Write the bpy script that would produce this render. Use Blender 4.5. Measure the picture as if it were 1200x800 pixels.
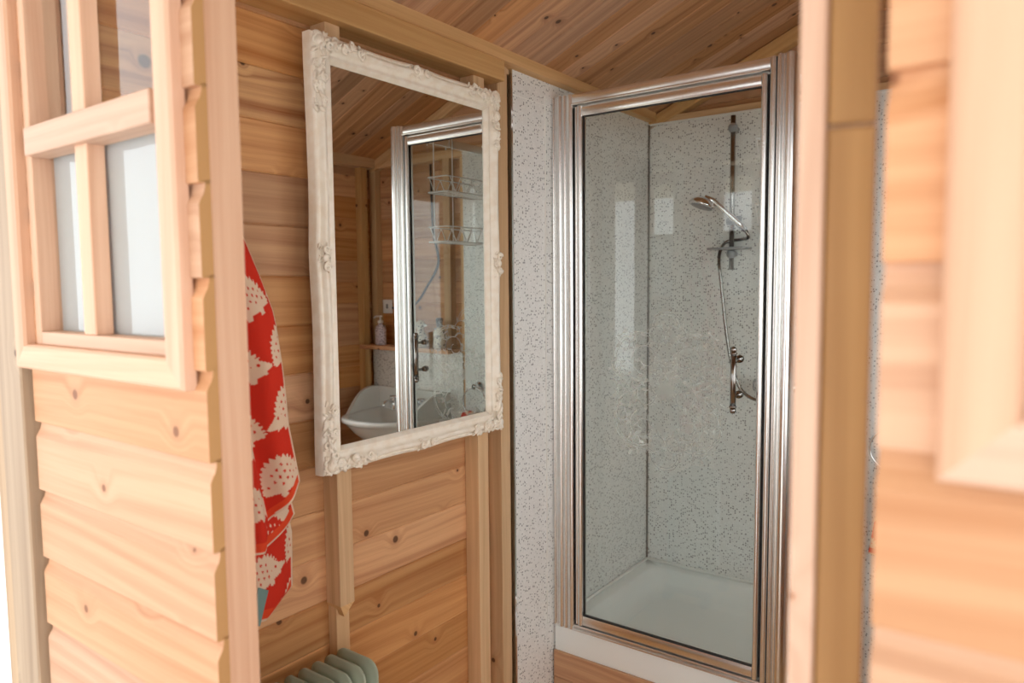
import bpy, bmesh, math, random
import numpy as np
from mathutils import Vector, Matrix
random.seed(7); rng = np.random.default_rng(11)
for o in list(bpy.data.objects): bpy.data.objects.remove(o)
S = bpy.context.scene; COL = S.collection

# ------------------------------------------------------------------ camera, sky, exposure
FPX, YAW, PITCH, ROLL = 855.135, .63280971, -.078028286, -.0089795963
cam = bpy.data.cameras.new('camera'); camo = bpy.data.objects.new('camera', cam); COL.objects.link(camo)
cam.sensor_width = 36; cam.lens = FPX / 1200 * 36; cam.clip_start = .02; cam.clip_end = 200
cy, sy = math.cos(YAW), math.sin(YAW); up = Vector((0, 0, 1))
fw = Vector((-sy, cy, 0)); rt = Vector((cy, sy, 0))
cp, sp = math.cos(PITCH), math.sin(PITCH)
fw2 = fw * cp + up * sp; up2 = up * cp - fw * sp
cr, sr = math.cos(ROLL), math.sin(ROLL)
rt3 = rt * cr + up2 * sr; up3 = up2 * cr - rt * sr
m = Matrix.Identity(4)
for i in range(3): m[i][0] = rt3[i]; m[i][1] = up3[i]; m[i][2] = -fw2[i]
m.translation = (0, 0, 1.5); camo.matrix_world = m
cam.dof.use_dof = True; cam.dof.focus_distance = 2.15; cam.dof.aperture_fstop = 3.2
S.camera = camo
world = bpy.data.worlds.new('overcast_sky'); S.world = world; world.use_nodes = True
bg = world.node_tree.nodes['Background']; bg.inputs[0].default_value = (.97, .985, 1.0, 1); bg.inputs[1].default_value = 2.4
vs = S.view_settings; vs.view_transform = 'Standard'; vs.look = 'None'; vs.gamma = 1; vs.exposure = .37; vs.use_curve_mapping = False

# ------------------------------------------------------------------ materials
MATS = {}
class NT:
    def __init__(s, name):
        s.m = bpy.data.materials.new(name); s.m.use_nodes = True; s.t = s.m.node_tree
        for n in list(s.t.nodes): s.t.nodes.remove(n)
        s.out = s.n('ShaderNodeOutputMaterial'); MATS[name] = s.m
    def n(s, ty, **kw):
        n = s.t.nodes.new(ty)
        for k, v in kw.items(): setattr(n, k, v)
        return n
    def put(s, sock, v):
        if isinstance(v, bpy.types.NodeSocket): s.t.links.new(v, sock)
        else: sock.default_value = v
    def math(s, op, a, b=0.0, c=None, clamp=False):
        n = s.n('ShaderNodeMath', operation=op); n.use_clamp = clamp
        s.put(n.inputs[0], a); s.put(n.inputs[1], b)
        if c is not None: s.put(n.inputs[2], c)
        return n.outputs[0]
    def mr(s, v, a, b, c=0.0, d=1.0, smooth=True):
        n = s.n('ShaderNodeMapRange'); n.interpolation_type = 'SMOOTHSTEP' if smooth else 'LINEAR'
        for i, x in enumerate((v, a, b, c, d)): s.put(n.inputs[i], x)
        return n.outputs[0]
    def mix(s, f, a, b, mode='MIX'):
        n = s.n('ShaderNodeMix', data_type='RGBA', blend_type=mode)
        s.put(n.inputs[0], f); s.put(n.inputs[6], a); s.put(n.inputs[7], b); return n.outputs[2]
    def xyz(s, x, y=0.0, z=0.0):
        n = s.n('ShaderNodeCombineXYZ')
        for i, v in enumerate((x, y, z)): s.put(n.inputs[i], v)
        return n.outputs[0]
    def noise(s, vec, scale=1.0, detail=2.0, dims='2D'):
        n = s.n('ShaderNodeTexNoise', noise_dimensions=dims); s.put(n.inputs['Vector'], vec)
        n.inputs['Scale'].default_value = scale; n.inputs['Detail'].default_value = detail; return n.outputs[0]
    def pbr(s, col, rough=.5, metal=0.0, spec=.5, bump=None, bs=.2, **kw):
        b = s.n('ShaderNodeBsdfPrincipled'); s.put(b.inputs['Base Color'], col); s.put(b.inputs['Roughness'], rough)
        s.put(b.inputs['Metallic'], metal); b.inputs['Specular IOR Level'].default_value = spec
        for k, v in kw.items(): s.put(b.inputs[k], v)
        if bump is not None:
            bn = s.n('ShaderNodeBump'); bn.inputs['Strength'].default_value = bs; bn.inputs['Distance'].default_value = .002
            s.put(bn.inputs['Height'], bump); s.put(b.inputs['Normal'], bn.outputs[0])
        s.t.links.new(b.outputs[0], s.out.inputs[0]); return b
def C(r, g, b):                                    # sRGB 0-255 to linear
    f = lambda v: (v / 255 / 12.92) if v <= 10 else ((v / 255 + .055) / 1.055) ** 2.4
    return (f(r), f(g), f(b), 1)
def wood(name, light, dark, knot=(70, 38, 20), ring=.38, rough=.55, kd=.5, ks=4.2, var=.22, ksz=1.0, wv=1.0):
    t = NT(name); tc = t.n('ShaderNodeTexCoord'); sp_ = t.n('ShaderNodeSeparateXYZ'); t.t.links.new(tc.outputs['Object'], sp_.inputs[0])
    oi = t.n('ShaderNodeObjectInfo'); rnd = oi.outputs['Random']
    x = t.math('ADD', sp_.outputs[0], t.math('MULTIPLY', rnd, 61.7))
    w0 = t.math('ADD', sp_.outputs[1], sp_.outputs[2]); w = t.math('ADD', w0, t.math('MULTIPLY', rnd, 23.1))
    vo = t.n('ShaderNodeTexVoronoi', voronoi_dimensions='2D', feature='F1'); t.put(vo.inputs['Vector'], t.xyz(x, w))
    vo.inputs['Scale'].default_value = ks
    d = vo.outputs['Distance']; sc = t.n('ShaderNodeSeparateColor'); t.t.links.new(vo.outputs['Color'], sc.inputs[0])
    has = t.math('GREATER_THAN', sc.outputs[0], 1 - kd)
    warp = t.math('MULTIPLY', t.mr(d, 0.0, .22, 1.0, 0.0), has)
    low = t.noise(t.xyz(t.math('MULTIPLY', x, .8), t.math('MULTIPLY', w, 4.0)), 1, 1)
    q = t.math('ADD', t.math('MULTIPLY', w, 52.0), t.math('ADD', t.math('MULTIPLY', low, 4.5 * wv), t.math('MULTIPLY', warp, 1.5 * wv)))
    streak = t.noise(t.xyz(t.math('MULTIPLY', x, .9), q), 1, 3)
    band = t.math('MULTIPLY_ADD', t.math('SINE', t.math('MULTIPLY', q, 1.9)), .5, .5)
    fine = t.noise(t.xyz(t.math('MULTIPLY', x, 7.0), t.math('MULTIPLY', w, 420.0)), 1, 2)
    f = t.math('ADD', t.math('MULTIPLY', t.mr(streak, .25, .75), .42), t.math('MULTIPLY', t.math('POWER', band, 2.5), t.math('MULTIPLY', streak, ring)))
    f = t.math('ADD', f, t.math('MULTIPLY_ADD', fine, .3, -.15), clamp=True)
    col = t.mix(f, C(*light), C(*dark))
    tone = t.math('MULTIPLY_ADD', t.math('FRACT', t.math('MULTIPLY', rnd, 7.31)), var, 1.0 - var * .6)
    hs = t.n('ShaderNodeHueSaturation'); t.put(hs.inputs['Value'], tone); t.put(hs.inputs['Color'], col)
    t.put(hs.inputs['Saturation'], t.math('MULTIPLY_ADD', t.math('FRACT', t.math('MULTIPLY', rnd, 13.7)), .24, .9))
    size = t.math('MULTIPLY_ADD', sc.outputs[1], .034 * ksz, .016 * ksz)
    km = t.math('MULTIPLY', t.mr(d, t.math('MULTIPLY', size, .55), size, 1.0, 0.0), has)
    halo = t.math('MULTIPLY', t.math('MULTIPLY', t.mr(d, size, t.math('MULTIPLY', size, 2.6), 1.0, 0.0), has), .3)
    c2 = t.mix(halo, hs.outputs[0], C(*dark)); c3 = t.mix(t.math('MULTIPLY', km, .85), c2, C(*knot))
    t.pbr(c3, rough, spec=.35, bump=f, bs=.12); return t.m
wood('pine_boards', (218, 168, 122), (166, 106, 68), kd=.7, var=.34, ksz=1.15)
wood('pine_knotty', (226, 178, 126), (150, 88, 48), kd=.95, ks=6.5, ksz=2.6, ring=.9, wv=1.7, knot=(58, 28, 16))
wood('pine_stud', (222, 184, 138), (184, 138, 92), kd=.3, ring=.35)
wood('pine_outside', (212, 168, 136), (180, 128, 94), kd=.75, ring=.4, knot=(120, 72, 44))
wood('pine_trim', (218, 182, 158), (188, 143, 117), kd=.3, ring=.3, knot=(150, 95, 60))
wood('pine_ceiling', (200, 154, 116), (138, 90, 62), kd=.85, knot=(52, 26, 15), ks=6.0, var=.4, ksz=1.5)
wood('weathered_post', (184, 160, 134), (136, 110, 88), kd=.5, ring=.4)
wood('door_edge_shaded', (172, 134, 92), (142, 104, 68), kd=.2, ring=.3)  # darker pine tone paints the shade on the door's hinge edge
def plain(name, col, rough=.5, metal=0.0, spec=.5, **kw):
    t = NT(name); t.pbr(C(*col), rough, metal, spec, **kw); return t.m
plain('chrome', (225, 226, 228), .12, 1.0); plain('dark_chrome', (150, 146, 142), .16, 1.0)
t = NT('polished_aluminium'); t.pbr(C(240, 240, 238), .27, 1.0)
plain('seal_rubber', (38, 36, 34), .6); plain('white_ceramic', (238, 240, 238), .12); plain('tray_acrylic', (240, 243, 241), .16)
plain('white_plastic', (240, 240, 240), .35); plain('black_plastic', (22, 22, 24), .4); plain('grey_plastic', (150, 152, 154), .35)
plain('sage_enamel', (166, 178, 160), .38); plain('silicone', (236, 236, 232), .4); plain('end_grain', (176, 132, 84), .8)
plain('label_lilac', (190, 170, 190), .5); plain('clear_gel', (205, 196, 206), .2); plain('teal_tag', (112, 142, 138), .7)
plain('dark_backing', (84, 60, 42), .9); plain('galvanised', (190, 192, 194), .4, .6)
t = NT('mirror_silver'); g = t.n('ShaderNodeBsdfGlossy'); g.inputs['Color'].default_value = (.86, .89, .87, 1); g.inputs['Roughness'].default_value = 0.0
t.t.links.new(g.outputs[0], t.out.inputs[0])
t = NT('cream_paint'); tc = t.n('ShaderNodeTexCoord'); nz = t.noise(tc.outputs['Object'], 260, 3, '3D')
mottle = t.n('ShaderNodeTexNoise'); t.put(mottle.inputs['Vector'], tc.outputs['Object']); mottle.inputs['Scale'].default_value = 40  # random noise mixing two cream tones
t.pbr(t.mix(t.mr(mottle.outputs[0], .35, .7), C(246, 238, 224), C(240, 228, 210)), .42, bump=nz, bs=.08)
def glass(name, tint, ior=1.55):
    t = NT(name); tr = t.n('ShaderNodeBsdfTransparent'); tr.inputs[0].default_value = tint
    gl = t.n('ShaderNodeBsdfGlossy'); gl.inputs['Roughness'].default_value = 0.0
    fr = t.n('ShaderNodeFresnel'); fr.inputs[0].default_value = ior; ge = t.n('ShaderNodeNewGeometry')
    k = t.math('MULTIPLY', fr.outputs[0], t.math('SUBTRACT', 1.0, ge.outputs['Backfacing']))
    mx = t.n('ShaderNodeMixShader'); t.put(mx.inputs[0], k); t.t.links.new(tr.outputs[0], mx.inputs[1]); t.t.links.new(gl.outputs[0], mx.inputs[2])
    t.t.links.new(mx.outputs[0], t.out.inputs[0]); return t.m
glass('shower_glass', (.965, .985, .975, 1), 1.72); glass('window_glass', (.975, .985, .98, 1), 1.6)
def veil(name, col, alpha, trans=.5):              # frosted or etched skin on glass
    t = NT(name); tr = t.n('ShaderNodeBsdfTransparent'); di = t.n('ShaderNodeBsdfDiffuse'); tl = t.n('ShaderNodeBsdfTranslucent')
    di.inputs[0].default_value = C(*col); tl.inputs[0].default_value = C(*col)
    m1 = t.n('ShaderNodeMixShader'); m1.inputs[0].default_value = trans
    t.t.links.new(di.outputs[0], m1.inputs[1]); t.t.links.new(tl.outputs[0], m1.inputs[2])
    m2 = t.n('ShaderNodeMixShader'); m2.inputs[0].default_value = alpha
    t.t.links.new(tr.outputs[0], m2.inputs[1]); t.t.links.new(m1.outputs[0], m2.inputs[2]); t.t.links.new(m2.outputs[0], t.out.inputs[0])
veil('privacy_film', (226, 230, 234), .82, .45); veil('etched_frost', (238, 242, 238), .40, .4)
t = NT('speckled_panel'); tc = t.n('ShaderNodeTexCoord'); v = t.n('ShaderNodeTexVoronoi', feature='F1', voronoi_dimensions='2D'); sx_ = t.n('ShaderNodeSeparateXYZ'); t.t.links.new(tc.outputs['Object'], sx_.inputs[0])
t.put(v.inputs['Vector'], t.xyz(t.math('ADD', sx_.outputs[0], sx_.outputs[1]), sx_.outputs[2])); v.inputs['Scale'].default_value = 112
sc = t.n('ShaderNodeSeparateColor'); t.t.links.new(v.outputs['Color'], sc.inputs[0])
def speck(thr, r): return t.math('MULTIPLY', t.math('LESS_THAN', v.outputs['Distance'], r), thr)
dk = speck(t.math('GREATER_THAN', sc.outputs[0], .66), t.math('MULTIPLY_ADD', sc.outputs[1], .2, .16))
lt = speck(t.math('LESS_THAN', sc.outputs[0], .3), .3)
base = t.mix(t.noise(tc.outputs['Object'], 30, 3, '3D'), C(226, 226, 223), C(238, 238, 236))
c = t.mix(t.math('MULTIPLY', lt, .6), base, C(246, 246, 244)); c = t.mix(t.math('MULTIPLY', dk, .85), c, C(108, 108, 110)); t.pbr(c, .22, spec=.5)
t = NT('concrete_ground'); tc = t.n('ShaderNodeTexCoord'); n1 = t.noise(tc.outputs['Object'], 6, 6, '3D'); t.pbr(t.mix(n1, C(196, 190, 180), C(226, 222, 214)), .9)
t = NT('towel_print'); at = t.n('ShaderNodeVertexColor', layer_name='print'); tc = t.n('ShaderNodeTexCoord'); nz = t.noise(tc.outputs['Object'], 700, 2, '3D')
t.pbr(at.outputs[0], .95, spec=.1, bump=nz, bs=.6)
t = NT('dotted_ceramic'); tc = t.n('ShaderNodeTexCoord'); v = t.n('ShaderNodeTexVoronoi'); t.put(v.inputs['Vector'], tc.outputs['Object']); v.inputs['Scale'].default_value = 70
t.pbr(t.mix(t.math('LESS_THAN', v.outputs['Distance'], .3), C(226, 222, 206), C(70, 84, 96)), .25)
t = NT('printed_label'); tc = t.n('ShaderNodeTexCoord'); v = t.n('ShaderNodeTexVoronoi'); t.put(v.inputs['Vector'], tc.outputs['Object']); v.inputs['Scale'].default_value = 120
t.pbr(t.mix(t.math('LESS_THAN', v.outputs['Distance'], .34), C(214, 204, 214), C(96, 86, 104)), .4)

# ------------------------------------------------------------------ geometry helpers
def mesh(name, verts, faces, mat, smooth=False):
    me = bpy.data.meshes.new(name); me.from_pydata([tuple(v) for v in verts], [], [tuple(f) for f in faces]); me.update()
    bm = bmesh.new(); bm.from_mesh(me); bmesh.ops.recalc_face_normals(bm, faces=bm.faces); bm.to_mesh(me); bm.free()
    if mat: me.materials.append(MATS[mat])
    if smooth: me.polygons.foreach_set('use_smooth', [True] * len(me.polygons))
    return me
def link(name, me, parent=None, loc=None, M=None):
    o = bpy.data.objects.new(name, me); COL.objects.link(o)
    if parent is not None: o.parent = parent
    if M is not None: o.matrix_local = M
    elif loc is not None: o.location = loc
    return o
def tag(o, label, cat, group=None, kind=None):
    o['label'] = label; o['category'] = cat
    if group: o['group'] = group
    if kind: o['kind'] = kind
    return o
def empty(name, loc, label, cat, group=None, kind=None, rz=0):
    o = link(name, None, loc=loc); o.rotation_euler = (0, 0, rz); o.empty_display_size = .05
    return tag(o, label, cat, group, kind)
class MB:                                          # collects shapes of ONE part
    def __init__(s): s.v = []; s.f = []
    def add(s, vs, fs):
        k = len(s.v); s.v += [tuple(p) for p in vs]; s.f += [tuple(i + k for i in f) for f in fs]; return s
    def box(s, a, b, bev=0.0):
        (x0, y0, z0), (x1, y1, z1) = [min(p, q) for p, q in zip(a, b)], [max(p, q) for p, q in zip(a, b)]
        if bev <= 0:
            return s.add([(x0, y0, z0), (x1, y0, z0), (x1, y1, z0), (x0, y1, z0), (x0, y0, z1), (x1, y0, z1), (x1, y1, z1), (x0, y1, z1)],
                         [(0, 3, 2, 1), (4, 5, 6, 7), (0, 1, 5, 4), (1, 2, 6, 5), (2, 3, 7, 6), (3, 0, 4, 7)])
        bm = bmesh.new(); bmesh.ops.create_cube(bm, size=1)
        for v in bm.verts: v.co = ((x0 + x1) / 2 + v.co.x * (x1 - x0), (y0 + y1) / 2 + v.co.y * (y1 - y0), (z0 + z1) / 2 + v.co.z * (z1 - z0))
        bmesh.ops.bevel(bm, geom=list(bm.edges), offset=min(bev, .45 * min(x1 - x0, y1 - y0, z1 - z0)), segments=1, affect='EDGES')
        bm.verts.index_update(); s.add([v.co[:] for v in bm.verts], [[v.index for v in f.verts] for f in bm.faces]); bm.free(); return s
    def tube(s, pts, r, n=8, closed=False):
        pts = [Vector(p) for p in pts]; N = len(pts); rr = r if isinstance(r, (list, tuple)) else [r] * N
        vs = []; prev = None
        for i, p in enumerate(pts):
            if closed: d = pts[(i + 1) % N] - pts[i - 1]
            else: d = pts[min(i + 1, N - 1)] - pts[max(i - 1, 0)]
            d.normalize()
            if prev is None: a = d.orthogonal().normalized()
            else:
                a = prev - d * prev.dot(d)
                a = a.normalized() if a.length > 1e-6 else d.orthogonal().normalized()
            prev = a; b = d.cross(a)
            vs += [p + (a * math.cos(2 * math.pi * k / n) + b * math.sin(2 * math.pi * k / n)) * rr[i] for k in range(n)]
        fs = []
        for i in range(N if closed else N - 1):
            j = (i + 1) % N
            for k in range(n): fs.append((i * n + k, i * n + (k + 1) % n, j * n + (k + 1) % n, j * n + k))
        if not closed: fs += [tuple(range(n))[::-1], tuple((N - 1) * n + k for k in range(n))]
        return s.add(vs, fs)
    def lathe(s, prof, n=24, M=None, sx=1, sy=1):
        vs = []; fs = []
        for r, z in prof: vs += [Vector((r * sx * math.cos(2 * math.pi * k / n), r * sy * math.sin(2 * math.pi * k / n), z)) for k in range(n)]
        for i in range(len(prof) - 1):
            for k in range(n): fs.append((i * n + k, i * n + (k + 1) % n, (i + 1) * n + (k + 1) % n, (i + 1) * n + k))
        fs += [tuple(range(n))[::-1], tuple((len(prof) - 1) * n + k for k in range(n))]
        if M is not None: vs = [M @ v for v in vs]
        return s.add(vs, fs)
    def ball(s, c, r, M=None, seg=8, ring=5):
        vs = [(0, 0, -1)]; fs = []
        for i in range(1, ring):
            a = -math.pi / 2 + math.pi * i / ring
            vs += [(math.cos(a) * math.cos(2 * math.pi * k / seg), math.cos(a) * math.sin(2 * math.pi * k / seg), math.sin(a)) for k in range(seg)]
        vs.append((0, 0, 1)); L = len(vs) - 1
        for k in range(seg): fs.append((0, 1 + (k + 1) % seg, 1 + k)); fs.append((L, L - seg + k, L - seg + (k + 1) % seg))
        for i in range(ring - 2):
            for k in range(seg): a = 1 + i * seg; fs.append((a + k, a + (k + 1) % seg, a + seg + (k + 1) % seg, a + seg + k))
        r = (r, r, r) if not isinstance(r, (tuple, list)) else r
        vs = [Vector((v[0] * r[0], v[1] * r[1], v[2] * r[2])) for v in vs]
        if M is not None: vs = [M @ v for v in vs]
        return s.add([Vector(c) + v for v in vs], fs)
    def prism(s, poly, x0, x1):                     # poly in (y, z), extruded along x
        n = len(poly); vs = [(x0, y, z) for y, z in poly] + [(x1, y, z) for y, z in poly]
        return s.add(vs, [tuple(range(n)), tuple(range(2 * n - 1, n - 1, -1))] + [(k, (k + 1) % n, n + (k + 1) % n, n + k) for k in range(n)])
    def build(s, name, mat, parent=None, smooth=False, off=None):
        vs = s.v
        if off is not None: vs = [(v[0] - off[0], v[1] - off[1], v[2] - off[2]) for v in vs]
        return link(name, mesh(name, vs, s.f, mat, smooth), parent)
def smoothed(o, lv=1):
    md = o.modifiers.new('subdivision', 'SUBSURF'); md.levels = lv; md.render_levels = lv
    return o
_bc = {}
def frame_matrix(org, lx, ly, lz):
    M = Matrix.Identity(4)
    for i in range(3): M[i][0] = lx[i]; M[i][1] = ly[i]; M[i][2] = lz[i]
    M.translation = org; return M
X, Y, Z = Vector((1, 0, 0)), Vector((0, 1, 0)), Vector((0, 0, 1))
def prof_flat(w, t, c=.0035): return ((0, 0), (0, w), (-t + c, w), (-t, w - c), (-t, c), (-t + c, 0))
def prof_ship(w, t): return ((0, 0), (0, w + .004), (-.0075, w + .004), (-.008, w - .006), (-.0102, w - .014), (-.0145, w - .021), (-t, w - .027), (-t, .0015), (-t + .0015, 0))
def board(parent, name, org, length, prof, lx, ly, lz, mat):
    """a board along local x; its face looks along -ly, its width runs along lz"""
    key = (round(length, 4), prof, mat)
    if key not in _bc:
        _bc[key] = MB().prism(prof, 0, length); _bc[key] = mesh(name, _bc[key].v, _bc[key].f, mat)
        if name == 'cladding_board':
            _bc[key].materials.append(MATS['end_grain'])
            for p in _bc[key].polygons:
                if abs(p.normal.x) > .9: p.material_index = 1
    return link(name, _bc[key], parent, M=frame_matrix(Vector(org) - (parent.location if parent is not None else Vector()), lx, ly, lz))
def bar(parent, name, a, b, mat, axis=None, bev=.0015):
    """a rectangular timber between two corners; local x lies along its longest side"""
    a, b = Vector([min(p, q) for p, q in zip(a, b)]), Vector([max(p, q) for p, q in zip(a, b)]); d = b - a
    i = axis if axis is not None else max(range(3), key=lambda k: d[k]); ax = [X, Y, Z]
    lx, ly, lz = ax[i], ax[(i + 1) % 3], ax[(i + 2) % 3]; L = (d[i], d[(i + 1) % 3], d[(i + 2) % 3])
    key = ('bar', tuple(round(q, 4) for q in L), mat, bev)
    if key not in _bc: q = MB().box((0, 0, 0), L, bev); _bc[key] = mesh(name, q.v, q.f, mat)
    return link(name, _bc[key], parent, M=frame_matrix(a - (parent.location if parent is not None else Vector()), lx, ly, lz))

# ------------------------------------------------------------------ main dimensions (metres; camera stands at x 0, y 0, z 1.5)
XW, XS, XP = -1.446, -1.392, -1.389        # left wall boards, stud faces, shower panel face
XR = .38                                   # right wall boards
YF = .53                                   # outside face of the front wall
YFI = .548; YST = .593                     # inside of front cladding, inside of front studs
YBW, YBP = 2.935, 2.886                    # back wall boards, back panel face
YS = 2.144                                 # shower front
PITCHR = .43; XRIDGE = (XW + XR) / 2
def ceil_z(x): return 2.213 + PITCHR * ((x + 1.352) if x < XRIDGE else (2 * XRIDGE + 1.352 - x))
ZR = ceil_z(XRIDGE)

# ------------------------------------------------------------------ ground, floor
g = MB().box((-8, -8, -.3), (8, 9, -.12)).build('ground', 'concrete_ground'); tag(g, 'pale concrete ground around the cabin', 'ground', kind='structure')
fl = MB().box((XW, YFI, -.1), (XR, YBW, -.022)).build('floor', 'dark_backing'); tag(fl, 'pine plank floor inside the cabin', 'floor', kind='structure')
k = 0; x = XW
while x < XR - .01:
    w = min(.118, XR - x); bar(fl, 'plank', (x + .001, YFI, -.022), (x + w - .001, YBW, 0), 'pine_stud', axis=1); x += .118

# ------------------------------------------------------------------ canvas awning over the entrance (above the frame, seen in reflections)
veil('awning_canvas', (232, 220, 198), 1.0, .22)
aw = empty('awning', (-.5, YF - .1, 2.42), 'cream canvas awning stretched over the cabin entrance', 'awning')
for k in range(5):
    xa = -2.6 + k * .86; vs = []
    for zo in (0, .006):
        for yk_, zk_ in ((.40, 2.62), (-1.0, 2.46), (-2.2, 2.30)): vs += [(xa, yk_, zk_ + zo), (xa + .86, yk_, zk_ + zo)]
    MB().add(vs, [(0, 1, 3, 2), (2, 3, 5, 4), (6, 8, 9, 7), (8, 10, 11, 9), (0, 6, 7, 1), (4, 5, 11, 10), (0, 2, 8, 6), (2, 4, 10, 8), (1, 7, 9, 3), (3, 9, 11, 5)]).build('canvas_panel', 'awning_canvas', aw, off=aw.location)
for xa in (-2.55, 1.65): MB().tube([(xa, -2.15, -.12), (xa, -2.15, 2.30)], .03, 12).build('pole', 'pine_stud', aw, True, off=aw.location)

# ------------------------------------------------------------------ left wall: boards, studs, plate
wl = MB().box((XW - .03, YFI, -.1), (XW - .018, YBW + .02, ceil_z(XW) + .02)).build('wall_left', 'dark_backing'); tag(wl, 'knotty pine boarded wall behind the mirror', 'wall', kind='structure')
zs = [1.992 + .117 * (1 - i) for i in range(19)]
for zz in zs:
    z0 = max(zz, -.0); z1 = min(zz + .117, ceil_z(XW))
    if z1 - z0 < .02: continue
    board(wl, 'board', (XW - .018, YFI, z0), YBW - YFI, prof_flat(round(z1 - z0, 4), .018), Y, -X, Z, 'pine_knotty' if abs(zz - 1.875) < .01 else 'pine_boards')
def stud_l(y0, y1, z0, z1, x1=XS): bar(wl, 'stud', (XW, y0, z0), (x1, y1, z1), 'pine_stud')
stud_l(1.166, 1.212, .70, 2.13)
stud_l(1.170, 1.212, 0, .70, XS - .022)
st = MB().prism([(1.166, .702), (1.212, .702), (1.166 + .012, .672)], XW, XS - .001); s_ = st.build('stud', 'pine_stud', wl)
stud_l(1.718, 1.768, 0, 2.118)
stud_l(1.835, 1.884, 0, 2.193)
stud_l(.60, .645, 0, 2.12)
bar(wl, 'wall_plate', (XW, YST, 2.118), (-1.362, 1.832, 2.183), 'pine_stud')
bar(wl, 'wall_plate', (XW, 1.886, 2.16), (-1.40, YBP, 2.2), 'pine_stud')
board(wl, 'eaves_strip', (-1.40, YST, 2.176), YBP - YST, ((0, 0), (-.045, 0), (-.045, .036), (-.01, .021)), Y, -X, Z, 'pine_stud')
pn = MB().box((XP - .009, 1.905, .0), (XP, YBP, 2.176), .0008).build('shower_panel', 'speckled_panel', wl); pn['label'] = 'pale grey speckled shower wall panel'
MB().box((XP - .012, 1.897, 0), (XP + .002, 1.9055, 2.178)).build('panel_trim', 'chrome', wl)
MB().box((XP, 1.906, 2.098), (XP + .0012, YS - .02, 2.1005)).build('panel_seam', 'silicone', wl)
MB().box((XP, 2.088, .30), (XP + .004, 2.092, 2.13)).build('sealant_bead', 'silicone', wl)

# ------------------------------------------------------------------ back wall: boards, studs, rafters, panel
wb = MB().box((XW - .03, YBW + .018, -.1), (XR + .03, YBW + .03, ceil_z(XW) + .02)).build('wall_back', 'dark_backing'); tag(wb, 'pine boarded gable wall behind shower and basin', 'wall', kind='structure')
gb = MB().add([(XW, YBW + .018, 2.2), (XR, YBW + .018, 2.2), (XRIDGE, YBW + .018, ZR + .03), (XW, YBW + .03, 2.2), (XR, YBW + .03, 2.2), (XRIDGE, YBW + .03, ZR + .03)],
              [(0, 1, 2), (3, 5, 4), (0, 3, 4, 1), (1, 4, 5, 2), (2, 5, 3, 0)]); gb.build('gable_backing', 'dark_backing', wb)
i = 0; zz = -.0
while zz < ZR - .01:
    z1 = min(zz + .117, ZR); xa, xb = XW, XR
    if z1 > 2.17: xa = XRIDGE - (ZR - zz) / PITCHR; xb = 2 * XRIDGE - xa; xa = max(xa, XW); xb = min(xb, XR)
    if xb - xa > .05: board(wb, 'board', (xa, YBW + .018, zz), xb - xa, prof_flat(round(z1 - zz, 4), .018), X, Y, Z, 'pine_boards')
    zz += .117
for a, b in ((-.23, -.183), (.318, .368), (XW + .005, XW + .05)): bar(wb, 'stud', (a, YBP + .006, 0), (b, YBW, 2.15), 'pine_stud')
bar(wb, 'stud', (-.345, YBP + .009, 0), (-.30, YBW, 2.15), 'pine_stud')
bar(wb, 'wall_plate', (XW + .05, YBP + .006, 2.15), (XR, YBW, 2.195), 'pine_stud')
for sgn in (-1, 1):
    L = (XRIDGE - XW) / math.cos(math.atan(PITCHR)); a = math.atan(PITCHR)
    lx = Vector((-sgn * math.cos(a), 0, -math.sin(a))); lz = Vector((lx.z, 0, -lx.x))
    if lz.z < 0: lz = -lz
    board(wb, 'rafter', Vector((XRIDGE, YBW - .001, ZR - .001)) - lz * .052 + lx * .012, L - .03, prof_flat(.05, .048), lx, Y, lz, 'pine_stud')
bp = MB().box((XP, YBP, 0), (-.325, YBP + .008, 2.164), .0008).build('shower_panel', 'speckled_panel', wb); bp['label'] = 'pale grey speckled back panel of the shower'
MB().box((XP, YBP - .006, .285), (XP + .007, YBP, 2.165)).build('corner_trim', 'dark_chrome', wb)
MB().box((XP, YBP - .004, 2.160), (-.325, YBP + .01, 2.168)).build('panel_trim', 'silicone', wb)
MB().box((-.31, YBP + .002, .55), (.36, YBP + .006, 1.145)).build('splash_panel', 'speckled_panel', wb)

# ------------------------------------------------------------------ right wall seen in the mirror; unseen window added to brighten the room
WY0, WY1, WZ0, WZ1 = .72, 2.40, .82, 2.06
wr = empty('wall_right', (XR, YFI, 0), 'pine boarded wall seen in the mirror', 'wall', kind='structure')
def backing(parent, a, b, off): MB().box(a, b).build('backing', 'dark_backing', parent, off=off)
for a, b in (((XR + .018, YFI, -.1), (XR + .03, WY0, 2.2)), ((XR + .018, WY1, -.1), (XR + .03, YBW + .02, 2.2)), ((XR + .018, WY0, -.1), (XR + .03, WY1, WZ0)), ((XR + .018, WY0, WZ1), (XR + .03, WY1, 2.2))): backing(wr, a, b, wr.location)
zz = 0
while zz < 2.2:
    z1 = min(zz + .117, 2.2)
    spans = [(YFI, YBW)] if (z1 <= WZ0 + .02 or zz >= WZ1 - .02) else [(YFI, WY0), (WY1, YBW)]
    for a, b in spans: board(wr, 'board', (XR + .018, b, zz), b - a, prof_flat(round(z1 - zz, 4), .018), -Y, X, Z, 'pine_boards')
    zz += .117
for y0 in (.60, WY0 - .046, WY1, 2.80): bar(wr, 'stud', (XR - .047, y0, 0), (XR, y0 + .045, 2.15), 'pine_stud')
bar(wr, 'wall_plate', (XR - .07, YST, 2.15), (XR, YBP, 2.205), 'pine_stud')
w3 = empty('added_window_3', (XR, WY0, WZ0), 'added unseen side window that lights the room', 'window', kind='structure')
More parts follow.
